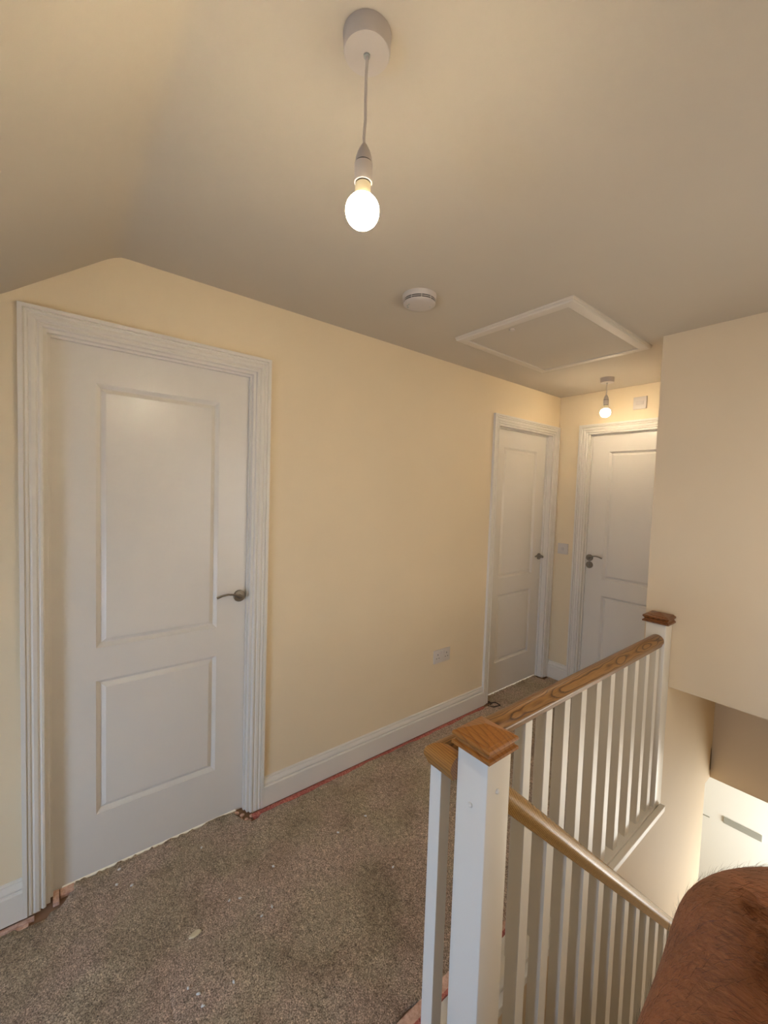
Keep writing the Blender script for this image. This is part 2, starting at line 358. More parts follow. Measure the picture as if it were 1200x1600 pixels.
# ------------------------------------------------------------------ doors
ARP = [(0, 0), (0, 0.008), (0.003, 0.0120), (0.009, 0.0130), (0.0130, 0.0085), (0.0165, 0.0085), (0.020, 0.0135), (0.030, 0.0150), (0.0370, 0.0105), (0.0400, 0.0155), (0.0450, 0.0165), (0.0495, 0.0120), (0.0505, 0.0190), (0.0625, 0.0190), (0.063, 0.0185), (0.063, 0)]
def make_door(name, loc, rz, width, recess, handle_right, label, lever_label, thumb=False):
    root = tag(empty(name, loc, rz), label, kind='structure')
    W = width; b = 0.014                                       # architrave starts b beyond the leaf edge
    # lining
    mb = MB(); g = 0.003; to = 0.010
    mb.box(-RV, -g-0.0, -0.0005, 0.1, 0, LT+RV); mb.box(W+g, W+RV, -0.0005, 0.1, 0, LT+RV); mb.box(-g, W+g, -0.0005, 0.1, LT+g, LT+RV)
    mb.box(-g, to*0.5, recess-0.016, recess-0.0012, 0, LT+g); mb.box(W-to*0.5, W+g, recess-0.016, recess-0.0012, 0, LT+g)
    mb.box(to*0.5, W-to*0.5, recess-0.016, recess-0.0012, LT-to*0.5, LT+g)
    mb.build('door_lining', 'gloss', root)
    # architrave: two uprights and a head, mitred
    def A(kind):
        mb = MB(); r0, r1 = [], []
        for o, h in ARP:
            q = b + o
            if kind == 'L': r0.append((-q, -h, 0)); r1.append((-q, -h, LT+q))
            elif kind == 'R': r0.append((W+q, -h, 0)); r1.append((W+q, -h, LT+q))
            else: r0.append((-q, -h, LT+q)); r1.append((W+q, -h, LT+q))
        mb.loft([r0, r1]); mb.build('architrave', 'gloss', root, smooth=True, angle=28)
    for k in 'LRH': A(k)
    # leaf
    z0 = 0.010; u = [0, 0.134, W-0.130, W]; z = [z0, 0.235, 0.755, 0.880, 1.858, LT]
    mb = MB(); bm = mb.bm; Yf = recess
    def V(x, d, zz): return bm.verts.new((x, Yf+d, zz))
    for i in range(3):
        for j in range(5):
            if i == 1 and j in (1, 3): continue
            bm.faces.new([V(u[i], 0, z[j]), V(u[i+1], 0, z[j]), V(u[i+1], 0, z[j+1]), V(u[i], 0, z[j+1])])
    prof = [(0, 0), (0.0012, 0.0026), (0.0028, 0.0032), (0.0135, 0.0135), (0.0155, 0.0138), (0.0290, 0.0036), (0.0315, 0.0020)]
    for j in (1, 3):
        rings = [[(u[1]+o, Yf+d, z[j]+o), (u[2]-o, Yf+d, z[j]+o), (u[2]-o, Yf+d, z[j+1]-o), (u[1]+o, Yf+d, z[j+1]-o)] for o, d in prof]
        R = [[bm.verts.new(p) for p in r] for r in rings]
        for a, c in zip(R, R[1:]):
            for k in range(4): bm.faces.new((a[k], a[(k+1) % 4], c[(k+1) % 4], c[k]))
        bm.faces.new(R[-1])
    bk = Yf+0.035
    bm.faces.new([bm.verts.new(p) for p in ((0, bk, z0), (0, bk, LT), (W, bk, LT), (W, bk, z0))])
    for (xa, za), (xb, zb) in (((0, z0), (W, z0)), ((W, z0), (W, LT)), ((W, LT), (0, LT)), ((0, LT), (0, z0))):
        bm.faces.new([bm.verts.new(p) for p in ((xa, Yf, za), (xb, Yf, zb), (xb, bk, zb), (xa, bk, za))])
    bmesh.ops.remove_doubles(bm, verts=bm.verts, dist=1e-5)
    leaf = mb.build('door_leaf', 'door', root)
    # lever handle
    s = -1 if handle_right else 1
    hx = W-0.034 if handle_right else 0.031; hz = 1.010 if handle_right else 1.036
    mb = MB(); mb.lathe([(0.0262, 0), (0.0262, -0.007), (0.024, -0.0095), (0.010, -0.0100), (0.0092, -0.040), (0.0, -0.034)][:-1], (hx, Yf, hz), 'y', 28)
    rose = mb.build('handle_rose', 'metal', leaf, smooth=True)
    mb = MB(); pts = []; rr = []
    zz_ = ((0, 0.0), (0.12, 0.0085), (0.35, 0.0175), (0.57, 0.0215), (0.8, 0.0180), (1.0, 0.0100))
    for k in range(17):
        q = k/16
        for (qa, za_), (qb, zb_) in zip(zz_, zz_[1:]):
            if qa <= q <= qb: hz_ = za_+(zb_-za_)*(q-qa)/(qb-qa)
        pts.append((hx + s*(0.002+0.106*q), Yf-0.0385-0.004*math.sin(PI*q), hz + hz_)); rr.append(0.0078-0.0022*math.sin(PI*q*0.9))
    mb.tube(pts, rr, 10, 0.75)
    mb.build('lever_handle', 'metal', leaf, smooth=True)['label'] = lever_label
    if thumb:
        mb = MB(); mb.lathe([(0.0262, 0), (0.0262, -0.007), (0.024, -0.009)], (hx+0.002, Yf, hz-0.056), 'y', 28)
        mb.box(hx+0.002-0.003, hx+0.002+0.003, Yf-0.022, Yf-0.009, hz-0.066, hz-0.046)
        mb.build('thumb_turn', 'metal', leaf, smooth=True)
    return root
make_door('door_1', (0, D1[0], 0), PI/2, 0.70, 0.038, True, 'large white two-panel door nearest the camera on the left', 'curved steel lever handle')
make_door('door_2', (0, D2[0], 0), PI/2, 0.70, 0.054, True, 'white two-panel door further down the long cream wall, recessed in its frame', 'curved steel lever handle')
make_door('door_3', (D3[0], YE, 0), 0.0, 0.70, 0.046, False, 'white two-panel door in the end wall beyond the handrail', 'curved steel lever handle', True)
# bright flooring behind the doors, seen through the gap under them
mb = MB(); mb.box(-1.1, -0.058, -0.2, 4.0, -0.0135, -0.004); mb.box(-0.058, -0.0435, D1[0]+0.03, D1[1]-0.03, -0.0135, -0.004)
structure(mb.build('floor_rooms', 'gloss'), 'pale floor of the rooms behind the doors, seen through the gaps')

# front door downstairs
fd = tag(empty('door_4', (0, 0, 0)), 'bright white front door at the foot of the stairs with a grey letterbox', kind='structure')
mb = MB(); y0 = 5.2
mb.box(0.55, 0.62, y0-0.02, y0+0.08, ZG, ZG+2.12); mb.box(1.48, 1.55, y0-0.02, y0+0.08, ZG, ZG+2.12); mb.box(0.62, 1.48, y0-0.02, y0+0.08, ZG+2.05, ZG+2.12)
mb.build('door_frame', 'pvc', fd)
mb = MB(); mb.box(0.625, 1.475, y0+0.0, y0+0.05, ZG+0.01, ZG+2.045, 0.003)
leaf = mb.build('door_leaf', 'pvc', fd)
mb = MB(); mb.box(0.888, 1.168, y0-0.012, y0, -1.575, -1.515, 0.003); lb = mb.build('letterbox', 'grey', leaf)
mb = MB(); mb.box(0.700, 0.722, y0-0.008, y0, -1.66, -1.50, 0.003); mb.tube([(0.711, y0-0.008, -1.572), (0.711, y0-0.04, -1.572), (0.735, y0-0.045, -1.571), (0.79, y0-0.045, -1.568)], 0.006, 8)
mb.build('lever_handle', 'grey', leaf, smooth=True)

# ------------------------------------------------------------------ carpet and its torn edges
bm = bmesh.new()
def edge_x(y):      # left edge of the carpet along the skirting and into the doorways
    base = 0.034 + 0.005*math.sin(7*y) + 0.004*math.sin(23*y+1) + 0.0025*math.sin(61*y)
    for d in (D1, D2):
        a, c = d[0]-0.004, d[1]+0.004
        if a < y < c:
            m_ = min(y-a, c-y)
            if d is D1: lim = 0.075 if y-a < c-y else 0.05
            else: lim = 0.05 if y-a < c-y else 0.03
            into = max(0, min(1, (m_-lim*0.45)/(lim*0.55)))
            return base*(1-into) + (-0.041 if d is D1 else -0.056)*into
    if abs(y-D1[0]) < 0.09 or abs(y-D1[1]) < 0.05: base += 0.018
    return base
def edge_xr(y):     # right edge beside the landing balusters
    return 0.992 + 0.030*max(0, min(1, (y-0.9)/0.6)) + 0.003*math.sin(31*y) + 0.002*math.sin(77*y)
ys = []; yy = YBACK+0.005
while yy < YE-0.022:
    ys.append(yy); yy += 0.012
NX = 60; rows = []
for yy in ys:
    a = edge_x(yy); c = edge_xr(yy) if yy > 0.42 else XR-0.01
    if yy > YBH-0.1: c = XP-0.004
    r = []
    for i in range(NX+1):
        xx = a + (c-a)*i/NX; edge = (i in (0, NX))
        zz = 0.0012*math.sin(9*xx+4*yy) - (0.006 if edge else 0) + (random.choice((0.0, 0.006, 0.010, 0.011)) if xx < -0.03 else 0)
        r.append(bm.verts.new((xx, yy, zz)))
    rows.append(r)
for a, c in zip(rows, rows[1:]):
    for i in range(NX): bm.faces.new((a[i], a[i+1], c[i+1], c[i]))
bound = [e for e in bm.edges if e.is_boundary]
ret = bmesh.ops.extrude_edge_only(bm, edges=bound)
for v in [g for g in ret['geom'] if isinstance(g, bmesh.types.BMVert)]: v.co.z = -0.0135
for f in bm.faces: f.smooth = True
bmesh.ops.recalc_face_normals(bm, faces=bm.faces)
me = bpy.data.meshes.new('carpet'); bm.to_mesh(me); bm.free(); me.materials.append(M['carpet'])
carpet = bpy.data.objects.new('carpet', me); COL.objects.link(carpet)
tag(carpet, 'worn taupe-brown carpet covering the landing, unfinished at its edges', 'carpet')

mb = MB(); mb.prism([(0.018, -0.0135), (0.046, -0.0135), (0.044, -0.004), (0.030, -0.0015), (0.018, -0.003)], 'y', D1[1]+0.02, D2[0]-0.08)
tag(mb.build('underlay_strip', 'pink'), 'red-pink underlay strip showing along the foot of the long skirting board', 'underlay')
mb = MB(); mb.box(0.018, 0.034, YBACK+0.01, 0.10, -0.0135, -0.004, 0.001); mb.box(0.036, 0.062, YBACK+0.01, 0.085, -0.0135, -0.0060, 0.001)
tag(mb.build('gripper_strip', 'palewood'), 'bare pinkish wooden gripper strip left of the near door', 'gripper strip')
mb = MB(); mb.box(1.000, 1.043, 0.40, 2.50, -0.0135, -0.003, 0.001)
tag(mb.build('gripper_strip', 'palewood'), 'bare wooden gripper strip beside the foot of the landing balusters', 'gripper strip')
mb = MB(); mb.prism([(1.030, -0.003), (1.042, -0.003), (1.041, 0.001), (1.032, 0.001)], 'y', 0.45, 2.45)
tag(mb.build('underlay_strip', 'pink'), 'pink underlay sliver between carpet and white landing trim', 'underlay')
# loose timber and broken plaster at the door feet
def chunk(c, sx, sy, sz, seed, name, mat):
    rnd = random.Random(seed); bmc = bmesh.new()
    bmesh.ops.create_icosphere(bmc, subdivisions=1, radius=1)
    for v in bmc.verts:
        k = 0.75 + 0.5*rnd.random(); v.co = Vector((v.co.x*sx*k, v.co.y*sy*k, v.co.z*sz*k))
    bmesh.ops.rotate(bmc, verts=bmc.verts, cent=(0, 0, 0), matrix=Matrix.Rotation(rnd.random()*6.28, 3, 'Z'))
    me = bpy.data.meshes.new(name); bmc.to_mesh(me); bmc.free(); me.materials.append(M[mat])
    o = bpy.data.objects.new(name, me); COL.objects.link(o); o.location = c; return o
mb = MB(); mb.box(-0.045, 0.012, 0.150, 0.168, -0.0138, 0.001, 0.001); tag(mb.build('wood_offcut', 'palewood'), 'small bare wood block at the left foot of the near door frame', 'wood block', 'wood blocks at the near door')
mb = MB(); mb.box(-0.046, -0.010, 0.171, 0.212, -0.0138, -0.002, 0.001); tag(mb.build('wood_offcut', 'palewood'), 'second wood block just right of the small one, under the near door leaf', 'wood block', 'wood blocks at the near door')
for k, (x, y, s) in enumerate([(-0.03, 0.815, 0.012), (-0.005, 0.83, 0.012), (0.018, 0.82, 0.009), (0.030, 0.838, 0.011), (0.022, 0.862, 0.010), (0.0, 0.80, 0.010), (0.044, 0.85, 0.007)]):
    tag(chunk((x, y, -0.008), s, s*0.9, 0.006, 40+k, 'plaster_fragment', 'palewood'), 'broken pale plaster fragment at the right foot of the near door frame', 'plaster', 'plaster fragments by the near door frame')
mb = MB(); mb.tube([(0.0, 2.60, -0.004), (0.045, 2.655, 0.004), (0.09, 2.65, 0.004)], 0.003, 6); mb.tube([(0.09, 2.65, 0.004), (0.075, 2.595, 0.002), (0.035, 2.58, -0.003)], 0.003, 6); mb.tube([(0.0, 2.63, 0.001), (0.030, 2.625, 0.002), (0.042, 2.60, 0.001)], 0.0025, 6)
tag(mb.build('carpet_cut', 'dark'), 'dark cut slit in the carpet at the foot of the far door frame', 'carpet cut')
# crumbs on the carpet
CR = [(0.419, 0.522, 0.017, 0.0075)]
from_px = [(186, 1360), (206, 1385), (315, 1326), (358, 1409), (375, 1405), (425, 1418), (409, 1433), (294, 1546), (310, 1555), (317, 1574), (365, 1536), (427, 1355), (528, 1302), (614, 1356), (571, 1276), (182, 1384)]
def floor_pt(px, py):
    d = fw + R_*((px-600)/F_PX) - U_*((py-800)/F_PX); s = -CX.z/d.z; return CX + d*s
names_where = ['close to the near door', 'in the open middle of the carpet']
for k, q in enumerate(from_px):
    p = floor_pt(*q)
    tag(chunk((p.x, p.y, 0.0045), 0.0055+0.002*random.random(), 0.0040, 0.0036, k, 'plaster_crumb', 'pvc'), 'tiny white plaster crumb lying on the brown carpet', 'crumb', 'tiny crumbs on the carpet')
rc = random.Random(11); mb = MB(); ra = [1+0.16*rc.uniform(-1, 1) for _ in range(10)]
mb.loft([[(0.021*ra[k]*w_*math.cos(2*PI*k/10), 0.0095*ra[k]*w_*math.sin(2*PI*k/10), h_) for k in range(10)] for w_, h_ in ((0.9, 0.0), (1.0, 0.003), (0.8, 0.0065))])
o = mb.build('plaster_chip', 'bulbbase'); o.location = (0.419, 0.522, 0.0005); o.rotation_euler = (0, 0, 1.72)
tag(o, 'largest pale plaster chip, oval, on the carpet in front of the near door', 'chip')

# ------------------------------------------------------------------ balustrade
BW = 0.038
def ring_profile():
    """rounded handrail section: (across, up) measured from its underside centre"""
    pts = []
    for k in range(21):
        a = PI*(-0.20 + 1.40*k/20); pts.append((0.0305*math.cos(a), 0.0285 + 0.0280*math.sin(a)))
    return [(0.0205, 0.0), (0.0225, 0.004)] + pts + [(-0.0225, 0.004), (-0.0205, 0.0)]
HR = ring_profile(); ZR = 0.7975
XB = 1.098; YRt = 0.942; NP = (1.207, 0.980); FN = (1.089, 2.486)
land = tag(empty('landing_balustrade', (XB, YRt, 0)), 'level balustrade along the landing edge: oak handrail on white square balusters', 'balustrade')
# parts are built in world coordinates and brought into the parent's frame
def adopt(o, par):
    o.parent = par; o.matrix_parent_inverse = Matrix.Identity(4); o.location = o.location - par.location; return o
mb = MB(); mb.loft([[(XB+a, YRt+a, ZR+h) for a, h in HR], [(XB+a, FN[1]-0.045, ZR+h) for a, h in HR]])
adopt(mb.build('handrail', 'oak_y', smooth=True, angle=40), land)
mb = MB(); mb.loft([[(XB+a, YRt+a, ZR+h) for a, h in HR], [(NP[0]-0.045, YRt+a, ZR+h) for a, h in HR]])
adopt(mb.build('return_handrail', 'oak_x', smooth=True, angle=40), land)['label'] = 'short oak handrail return to the near newel'
mb = MB(); mb.box(-BW/2, BW/2, -BW/2, BW/2, 0.004, ZR, 0.0015)
b0 = mb.build('baluster', 'gloss'); b0.parent = land; b0.location = (0.004, 0, 0)
yb = [1.080 + 0.1195*k for k in range(12)]
for y in yb: copy_obj(b0, land, (0.003, y-YRt, 0))
mb = MB(); mb.box(1.046, 1.134, 0.905, FN[1]-0.043, -0.03, 0.005, 0.002)
adopt(mb.build('base_rail', 'gloss'), land)
mb = MB(); mb.box(1.134, 1.157, 0.905, 2.515, -0.032, -0.002, 0.003)
adopt(mb.build('nosing', 'gloss'), land)
mb = MB(); mb.box(1.134, 1.142, 0.98, 2.53, -0.20, -0.032)
adopt(mb.build('fascia', 'magnolia'), land)

def cap(name, par, c, z, s, mat):
    W0 = 0.0565
    prof = [(W0-0.008, -0.002), (W0, 0.000), (W0, 0.006), (W0-0.006, 0.0085), (W0-0.0075, 0.013), (W0-0.004, 0.0165), (W0-0.0005, 0.019), (W0, 0.0225), (W0-0.0015, 0.026), (W0-0.006, 0.0275), (W0-0.0085, 0.028), (W0-0.009, 0.0300)]
    prof = [(o, h*1.2) for o, h in prof]
    mb = MB(); rings = [[(c[0]+sx*o, c[1]+sy*o, z+h) for sx, sy in ((-1, -1), (1, -1), (1, 1), (-1, 1))] for o, h in prof]
    rings.append([(c[0]+sx*0.0012, c[1]+sy*0.0012, z+0.036+s) for sx, sy in ((-1, -1), (1, -1), (1, 1), (-1, 1))])
    mb.loft(rings); return adopt(mb.build(name, mat), par)
def dome(name, par, p, ax, sg):
    mb = MB(); r = 0.0068
    mb.lathe([(r, 0), (r, sg*0.001), (r*0.85, sg*0.003), (r*0.5, sg*0.0045), (0.0006, sg*0.005)], p, ax, 18)
    return adopt(mb.build(name, 'gloss', smooth=True), par)
npost = tag(empty('newel_post', (NP[0], NP[1], -0.0)), 'thick white newel post with pyramid oak cap at the head of the stairs', 'newel post')
mb = MB(); mb.box(NP[0]-0.045, NP[0]+0.045, NP[1]-0.045, NP[1]+0.045, -0.55, 0.891, 0.0025); adopt(mb.build('post', 'gloss', smooth=True, angle=50), npost)
cap('post_cap', npost, NP, 0.889, 0.019, 'oak_cap')
dome('screw_cover', npost, (1.207, NP[1]-0.045, 0.760), 'y', -1); dome('screw_cover', npost, (NP[0]+0.045, 0.976, 0.803), 'x', 1)
fpost = tag(empty('newel_post', (FN[0], FN[1], 0.0)), 'white newel post with dark oak cap against the beige wall, far end of handrail', 'newel post')
mb = MB(); mb.box(FN[0]-0.043, FN[0]+0.043, FN[1]-0.043, FN[1]+0.043, -0.03, 0.912, 0.0025); adopt(mb.build('post', 'gloss', smooth=True, angle=50), fpost)
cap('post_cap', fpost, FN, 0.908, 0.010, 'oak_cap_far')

# stair balustrade running down beside the stairs
XS = 1.222; SLP = -0.895
def zrail(y): return 0.640 + SLP*(y-1.118)          # underside of the stair rail
sb = tag(empty('stair_balustrade', (XS, 1.025, -0.25)), 'sloping oak handrail with white balusters running down beside the stairs', 'balustrade')
Y1 = 3.45
cs = 1/math.sqrt(1+SLP*SLP)
mb = MB()
def sect(y): return [(XS+a, y, zrail(y)+h/cs) for a, h in HR]
mb.loft([sect(NP[1]+0.045), sect(Y1)])
adopt(mb.build('handrail', 'oak_stair', smooth=True, angle=40), sb)
BH = 0.78
mb = MB(); h2 = BW/2; dz = SLP*h2
mb.loft([[(-h2, -h2, -BH-dz), (h2, -h2, -BH-dz), (h2, h2, -BH+dz), (-h2, h2, -BH+dz)], [(-h2, -h2, 0.0-dz), (h2, -h2, 0.0-dz), (h2, h2, 0.0+dz), (-h2, h2, 0.0+dz)]])
s0 = mb.build('baluster', 'gloss'); s0.parent = sb
ysb = [1.118+0.1195*k for k in range(20)]
for k, y in enumerate(ysb):
    loc = Vector((XS, y+h2, zrail(y+h2))) - sb.location
    if k == 0: s0.location = loc
    else: copy_obj(s0, sb, loc)
mb = MB(); ya, yb2 = NP[1]+0.0455, 3.454
def zs(y): return zrail(y)-BH
mb.prism([(ya, zs(ya)-0.30), (yb2, max(ZG, zs(yb2)-0.30)), (yb2, zs(yb2)), (ya, zs(ya))], 'x', 1.200, 1.244)
adopt(mb.build('string', 'gloss'), sb)
lp = tag(empty('newel_post', (XS, 3.50, ZG)), 'lower white newel post at the foot of the stairs', 'newel post')
mb = MB(); mb.box(XS-0.045, XS+0.045, 3.455, 3.545, ZG, zrail(3.5)+0.16, 0.0025); adopt(mb.build('post', 'gloss'), lp)
cap('post_cap', lp, (XS, 3.50), zrail(3.5)+0.158, 0.014, 'oak_cap')
# steps
st = tag(empty('staircase', (1.7, 0.94, ZG)), 'carpeted stair flight going down to the front door', 'stairs')
n = 13; rise = -ZG/n; go = rise/abs(SLP)
for k in range(1, n):
    mb = MB(); z = -rise*k; y0s = 0.935 + go*(k-1)
    mb.box(1.245, XR-0.001, y0s, y0s+go+0.02, z-rise-0.01, z-0.001, 0.004)
    adopt(mb.build('step', 'carpet'), st)

# ------------------------------------------------------------------ fittings
def pendant(x, y, r, h, drop, rb, label, glow='bulb'):
    root = tag(empty('pendant_lamp', (x, y, H)), label, 'lamp', 'bare bulb pendants')
    def B(mbx, name, mat, sm=True): return mbx.build(name, mat, root, smooth=sm)
    mb = MB(); mb.lathe([(r*1.02, 0), (r*1.02, -h*0.12), (r, -h*0.2), (r*0.985, -h*0.9), (r*0.95, -h), (0.008, -h-0.0015)], seg=48); B(mb, 'ceiling_rose', 'plastic')
    mb = MB(); mb.lathe([(0.006, -h), (0.006, -h-0.004), (0.004, -h-0.004)], seg=16); B(mb, 'cord_grip', 'grey')
    zt = -drop
    pts = [(0.0012*math.sin(k*1.3), 0.0008*math.cos(k*1.7), -h-0.002+(zt+h+0.0)*k/10) for k in range(11)]
    mb = MB(); mb.tube(pts, 0.0026, 10); B(mb, 'cord', 'cable')
    mb = MB(); mb.lathe([(0.004, zt+0.002), (0.007, zt-0.003), (0.0115, zt-0.012), (0.0145, zt-0.022), (0.0158, zt-0.031)], seg=32); B(mb, 'lampholder_cap', 'plastic')
    mb = MB(); mb.lathe([(0.0150, zt-0.031), (0.0152, zt-0.0335)], seg=32); B(mb, 'holder_gap', 'dark')
    mb = MB(); mb.lathe([(0.0166, zt-0.0335), (0.0163, zt-0.060), (0.0163, zt-0.066)], seg=32); B(mb, 'lampholder', 'plastic')
    mb = MB(); mb.lathe([(0.0140, zt-0.066), (0.0145, zt-0.0685)], seg=32); B(mb, 'holder_ring', 'dark')
    mb = MB(); mb.lathe([(0.0138, zt-0.066), (0.0140, zt-0.080), (0.0168, zt-0.091)], seg=32); B(mb, 'bulb_collar', 'bulbbase')
    zb = zt-0.091; pr = [(0.0165, 0.0)]
    for k in range(1, 17):
        a = PI*(0.20+0.80*k/16); pr.append((max(0.0004, rb*math.sin(a)), -(rb*0.98)*(math.cos(0.20*PI)-math.cos(a))))
    mb = MB(); mb.lathe([(p[0], zb+p[1]) for p in pr], seg=40); B(mb, 'bulb', glow)
    return root
pendant(1.163, 0.604, 0.0425, 0.031, 0.188, 0.0308, 'lit bare-bulb pendant hanging close to the camera at the top of the picture')
pendant(0.507, 3.085, 0.0425, 0.031, 0.113, 0.0325, 'small lit bare-bulb pendant hanging at the far end before the end door', 'bulb_far')

# smoke alarm
sa = tag(empty('smoke_alarm', (0.508, 1.350, H)), 'round white smoke alarm on the ceiling', 'smoke alarm')
mb = MB(); mb.lathe([(0.071, 0), (0.071, -0.004), (0.069, -0.018), (0.0675, -0.0198)], seg=48); mb.build('base', 'plastic', sa, smooth=True)
mb = MB(); mb.lathe([(0.0650, -0.0195), (0.0650, -0.034)], seg=48); mb.build('vent_gap', 'dark', sa, smooth=True)
mb = MB(); mb.lathe([(0.0675, -0.0240), (0.0675, -0.0268)], seg=48); mb.build('vent_ring', 'plastic', sa, smooth=True)
mb = MB(); mb.lathe([(0.0665, -0.0308), (0.066, -0.034), (0.060, -0.039), (0.045, -0.041), (0.001, -0.0415)], seg=48); mb.build('cover', 'plastic', sa, smooth=True)
for k in range(10):
    a = 2*PI*k/10
    mb = MB(); c, s_ = math.cos(a), math.sin(a)
    mb.loft([[(0.060*c-0.0015*s_, 0.060*s_+0.0015*c, zz), (0.0672*c-0.0015*s_, 0.0672*s_+0.0015*c, zz), (0.0672*c+0.0015*s_, 0.0672*s_-0.0015*c, zz), (0.060*c+0.0015*s_, 0.060*s_-0.0015*c, zz)] for zz in (-0.034, -0.020)])
    mb.build('rib', 'plastic', sa)
for (dx, dy, r) in ((-0.030, -0.040, 0.0035), (-0.018, -0.042, 0.0035), (0.025, 0.036, 0.0025), (-0.040, -0.028, 0.0045)):
    mb = MB(); mb.lathe([(r, -0.040), (r, -0.0418)], (dx, dy, 0), seg=14); mb.build('indicator', 'grey', sa)

# loft hatch
lh = tag(empty('loft_hatch', (0.617, 2.21, H)), 'white framed loft hatch in the ceiling', 'hatch')
hx, hy = 0.315, 0.412; hp = [(0, 0), (0, -0.008), (0.003, -0.009), (0.003, -0.016), (0.006, -0.0195), (0.012, -0.0205), (0.046, -0.0205), (0.048, -0.018), (0.048, 0)]
for i in range(4):
    cs4 = [(-1, -1), (1, -1), (1, 1), (-1, 1)]; a, c = cs4[i], cs4[(i+1) % 4]
    mb = MB(); mb.loft([[(a[0]*(hx-o), a[1]*(hy-o), h) for o, h in hp], [(c[0]*(hx-o), c[1]*(hy-o), h) for o, h in hp]])
    mb.build('frame_moulding', 'hatch', lh, smooth=True, angle=30)
mb = MB(); mb.box(-hx+0.051, hx-0.051, -hy+0.051, hy-0.051, -0.0165, -0.0005, 0.001); mb.build('hatch_panel', 'ceiling', lh)
mb = MB(); mb.lathe([(0.014, -0.0165), (0.014, -0.021), (0.012, -0.022)], (-0.03, -0.325, 0), seg=20); mb.build('latch', 'plastic', lh, smooth=True)

# double socket on the left wall
so = tag(empty('socket', (0, 2.113, 0.459)), 'white double plug socket low on the long cream wall', 'socket')
mb = MB(); mb.box(0, 0.009, -0.073, 0.073, -0.043, 0.043, 0.002); mb.build('face_plate', 'switch', so, smooth=True)
for s in (-1, 1):
    for (dy, dz, wy, wz) in ((0, 0.012, 0.0022, 0.0045), (-0.011, -0.011, 0.0035, 0.002), (0.011, -0.011, 0.0035, 0.002)):
        mb = MB(); cy = s*0.040; mb.box(0.0088, 0.0093, cy+dy-wy, cy+dy+wy, dz-wz, dz+wz); mb.build('pin_hole', 'dark', so)
    mb = MB(); cy = s*0.013; mb.box(0.0088, 0.012, cy-0.006, cy+0.006, 0.014, 0.032, 0.001); mb.build('rocker', 'cable', so)
def wall_plate(x, z, label, name, cat, inner, mat='switch'):
    p = tag(empty(name, (x, YE, z)), label, cat)
    mb = MB(); mb.box(-0.043, 0.043, -0.009, 0, -0.043, 0.043, 0.002); mb.build('face_plate', mat, p, smooth=True)
    mb = MB(); mb.box(-inner[0], inner[0], -0.0125, -0.0088, -inner[1], inner[1], 0.001); mb.build('rocker', 'cable', p)
wall_plate(0.090, 1.084, 'white light switch on the cream strip between the two far doors', 'light_switch', 'switch', (0.010, 0.012))
wall_plate(0.598, 2.185, 'square white switch plate high on the end wall above the farthest door', 'isolator_switch', 'switch', (0.024, 0.013))

# ------------------------------------------------------------------ photographer: one bent, hairy arm reaches into the picture
def skin_body(name, mat, verts, edges, root, par, levels=2):
    me = bpy.data.meshes.new(name); me.from_pydata([v[0] for v in verts], edges, []); me.update()
    o = bpy.data.objects.new(name, me); COL.objects.link(o)
    o.modifiers.new('skin', 'SKIN'); o.modifiers.new('sub', 'SUBSURF').levels = levels
    o.modifiers['sub'].render_levels = levels
    sv = me.skin_vertices[0].data
    for i, v in enumerate(verts):
        r = v[1]; sv[i].radius = r if isinstance(r, tuple) else (r, r)
        sv[i].use_root = (i == root)
    dg = bpy.context.evaluated_depsgraph_get(); dg.update()
    m2 = bpy.data.meshes.new_from_object(o.evaluated_get(dg)); o.modifiers.clear(); o.data = m2
    m2.materials.clear(); m2.materials.append(M[mat])
    for p in m2.polygons: p.use_smooth = True
    if par: o.parent = par
    return o
def P(px, py, d):
    return CX + (fw + R_*((px-600)/F_PX) - U_*((py-800)/F_PX))*d
ARM = {'shoulder': (1.815, 0.150, 1.160), 'elbow': (1.766, 0.467, 1.254)}
person = tag(empty('person', (0, 0, 0)), 'person whose bare, hairy brown arm, bent at the elbow, reaches in at lower right', 'person')
BX, BY = 1.90, -0.08
V_, E_ = [], []
def add(p, r, link=None):
    V_.append((tuple(p), r)); i = len(V_)-1
    if link is not None: E_.append((link, i))
    return i
pelvis = add((BX, BY, 0.86), (0.145, 0.10))
waist = add((BX, BY+0.01, 1.02), (0.13, 0.09), pelvis); chest = add((BX, BY+0.01, 1.18), (0.145, 0.10), waist)
up_ch = add((BX, BY, 1.28), (0.10, 0.08), chest); neck = add((BX, BY-0.005, 1.355), 0.048, up_ch)
hb = add((BX, BY+0.005, 1.42), 0.062, neck); hm = add((BX, BY+0.01, 1.50), (0.082, 0.09), hb); ht = add((BX, BY, 1.57), (0.06, 0.065), hm)
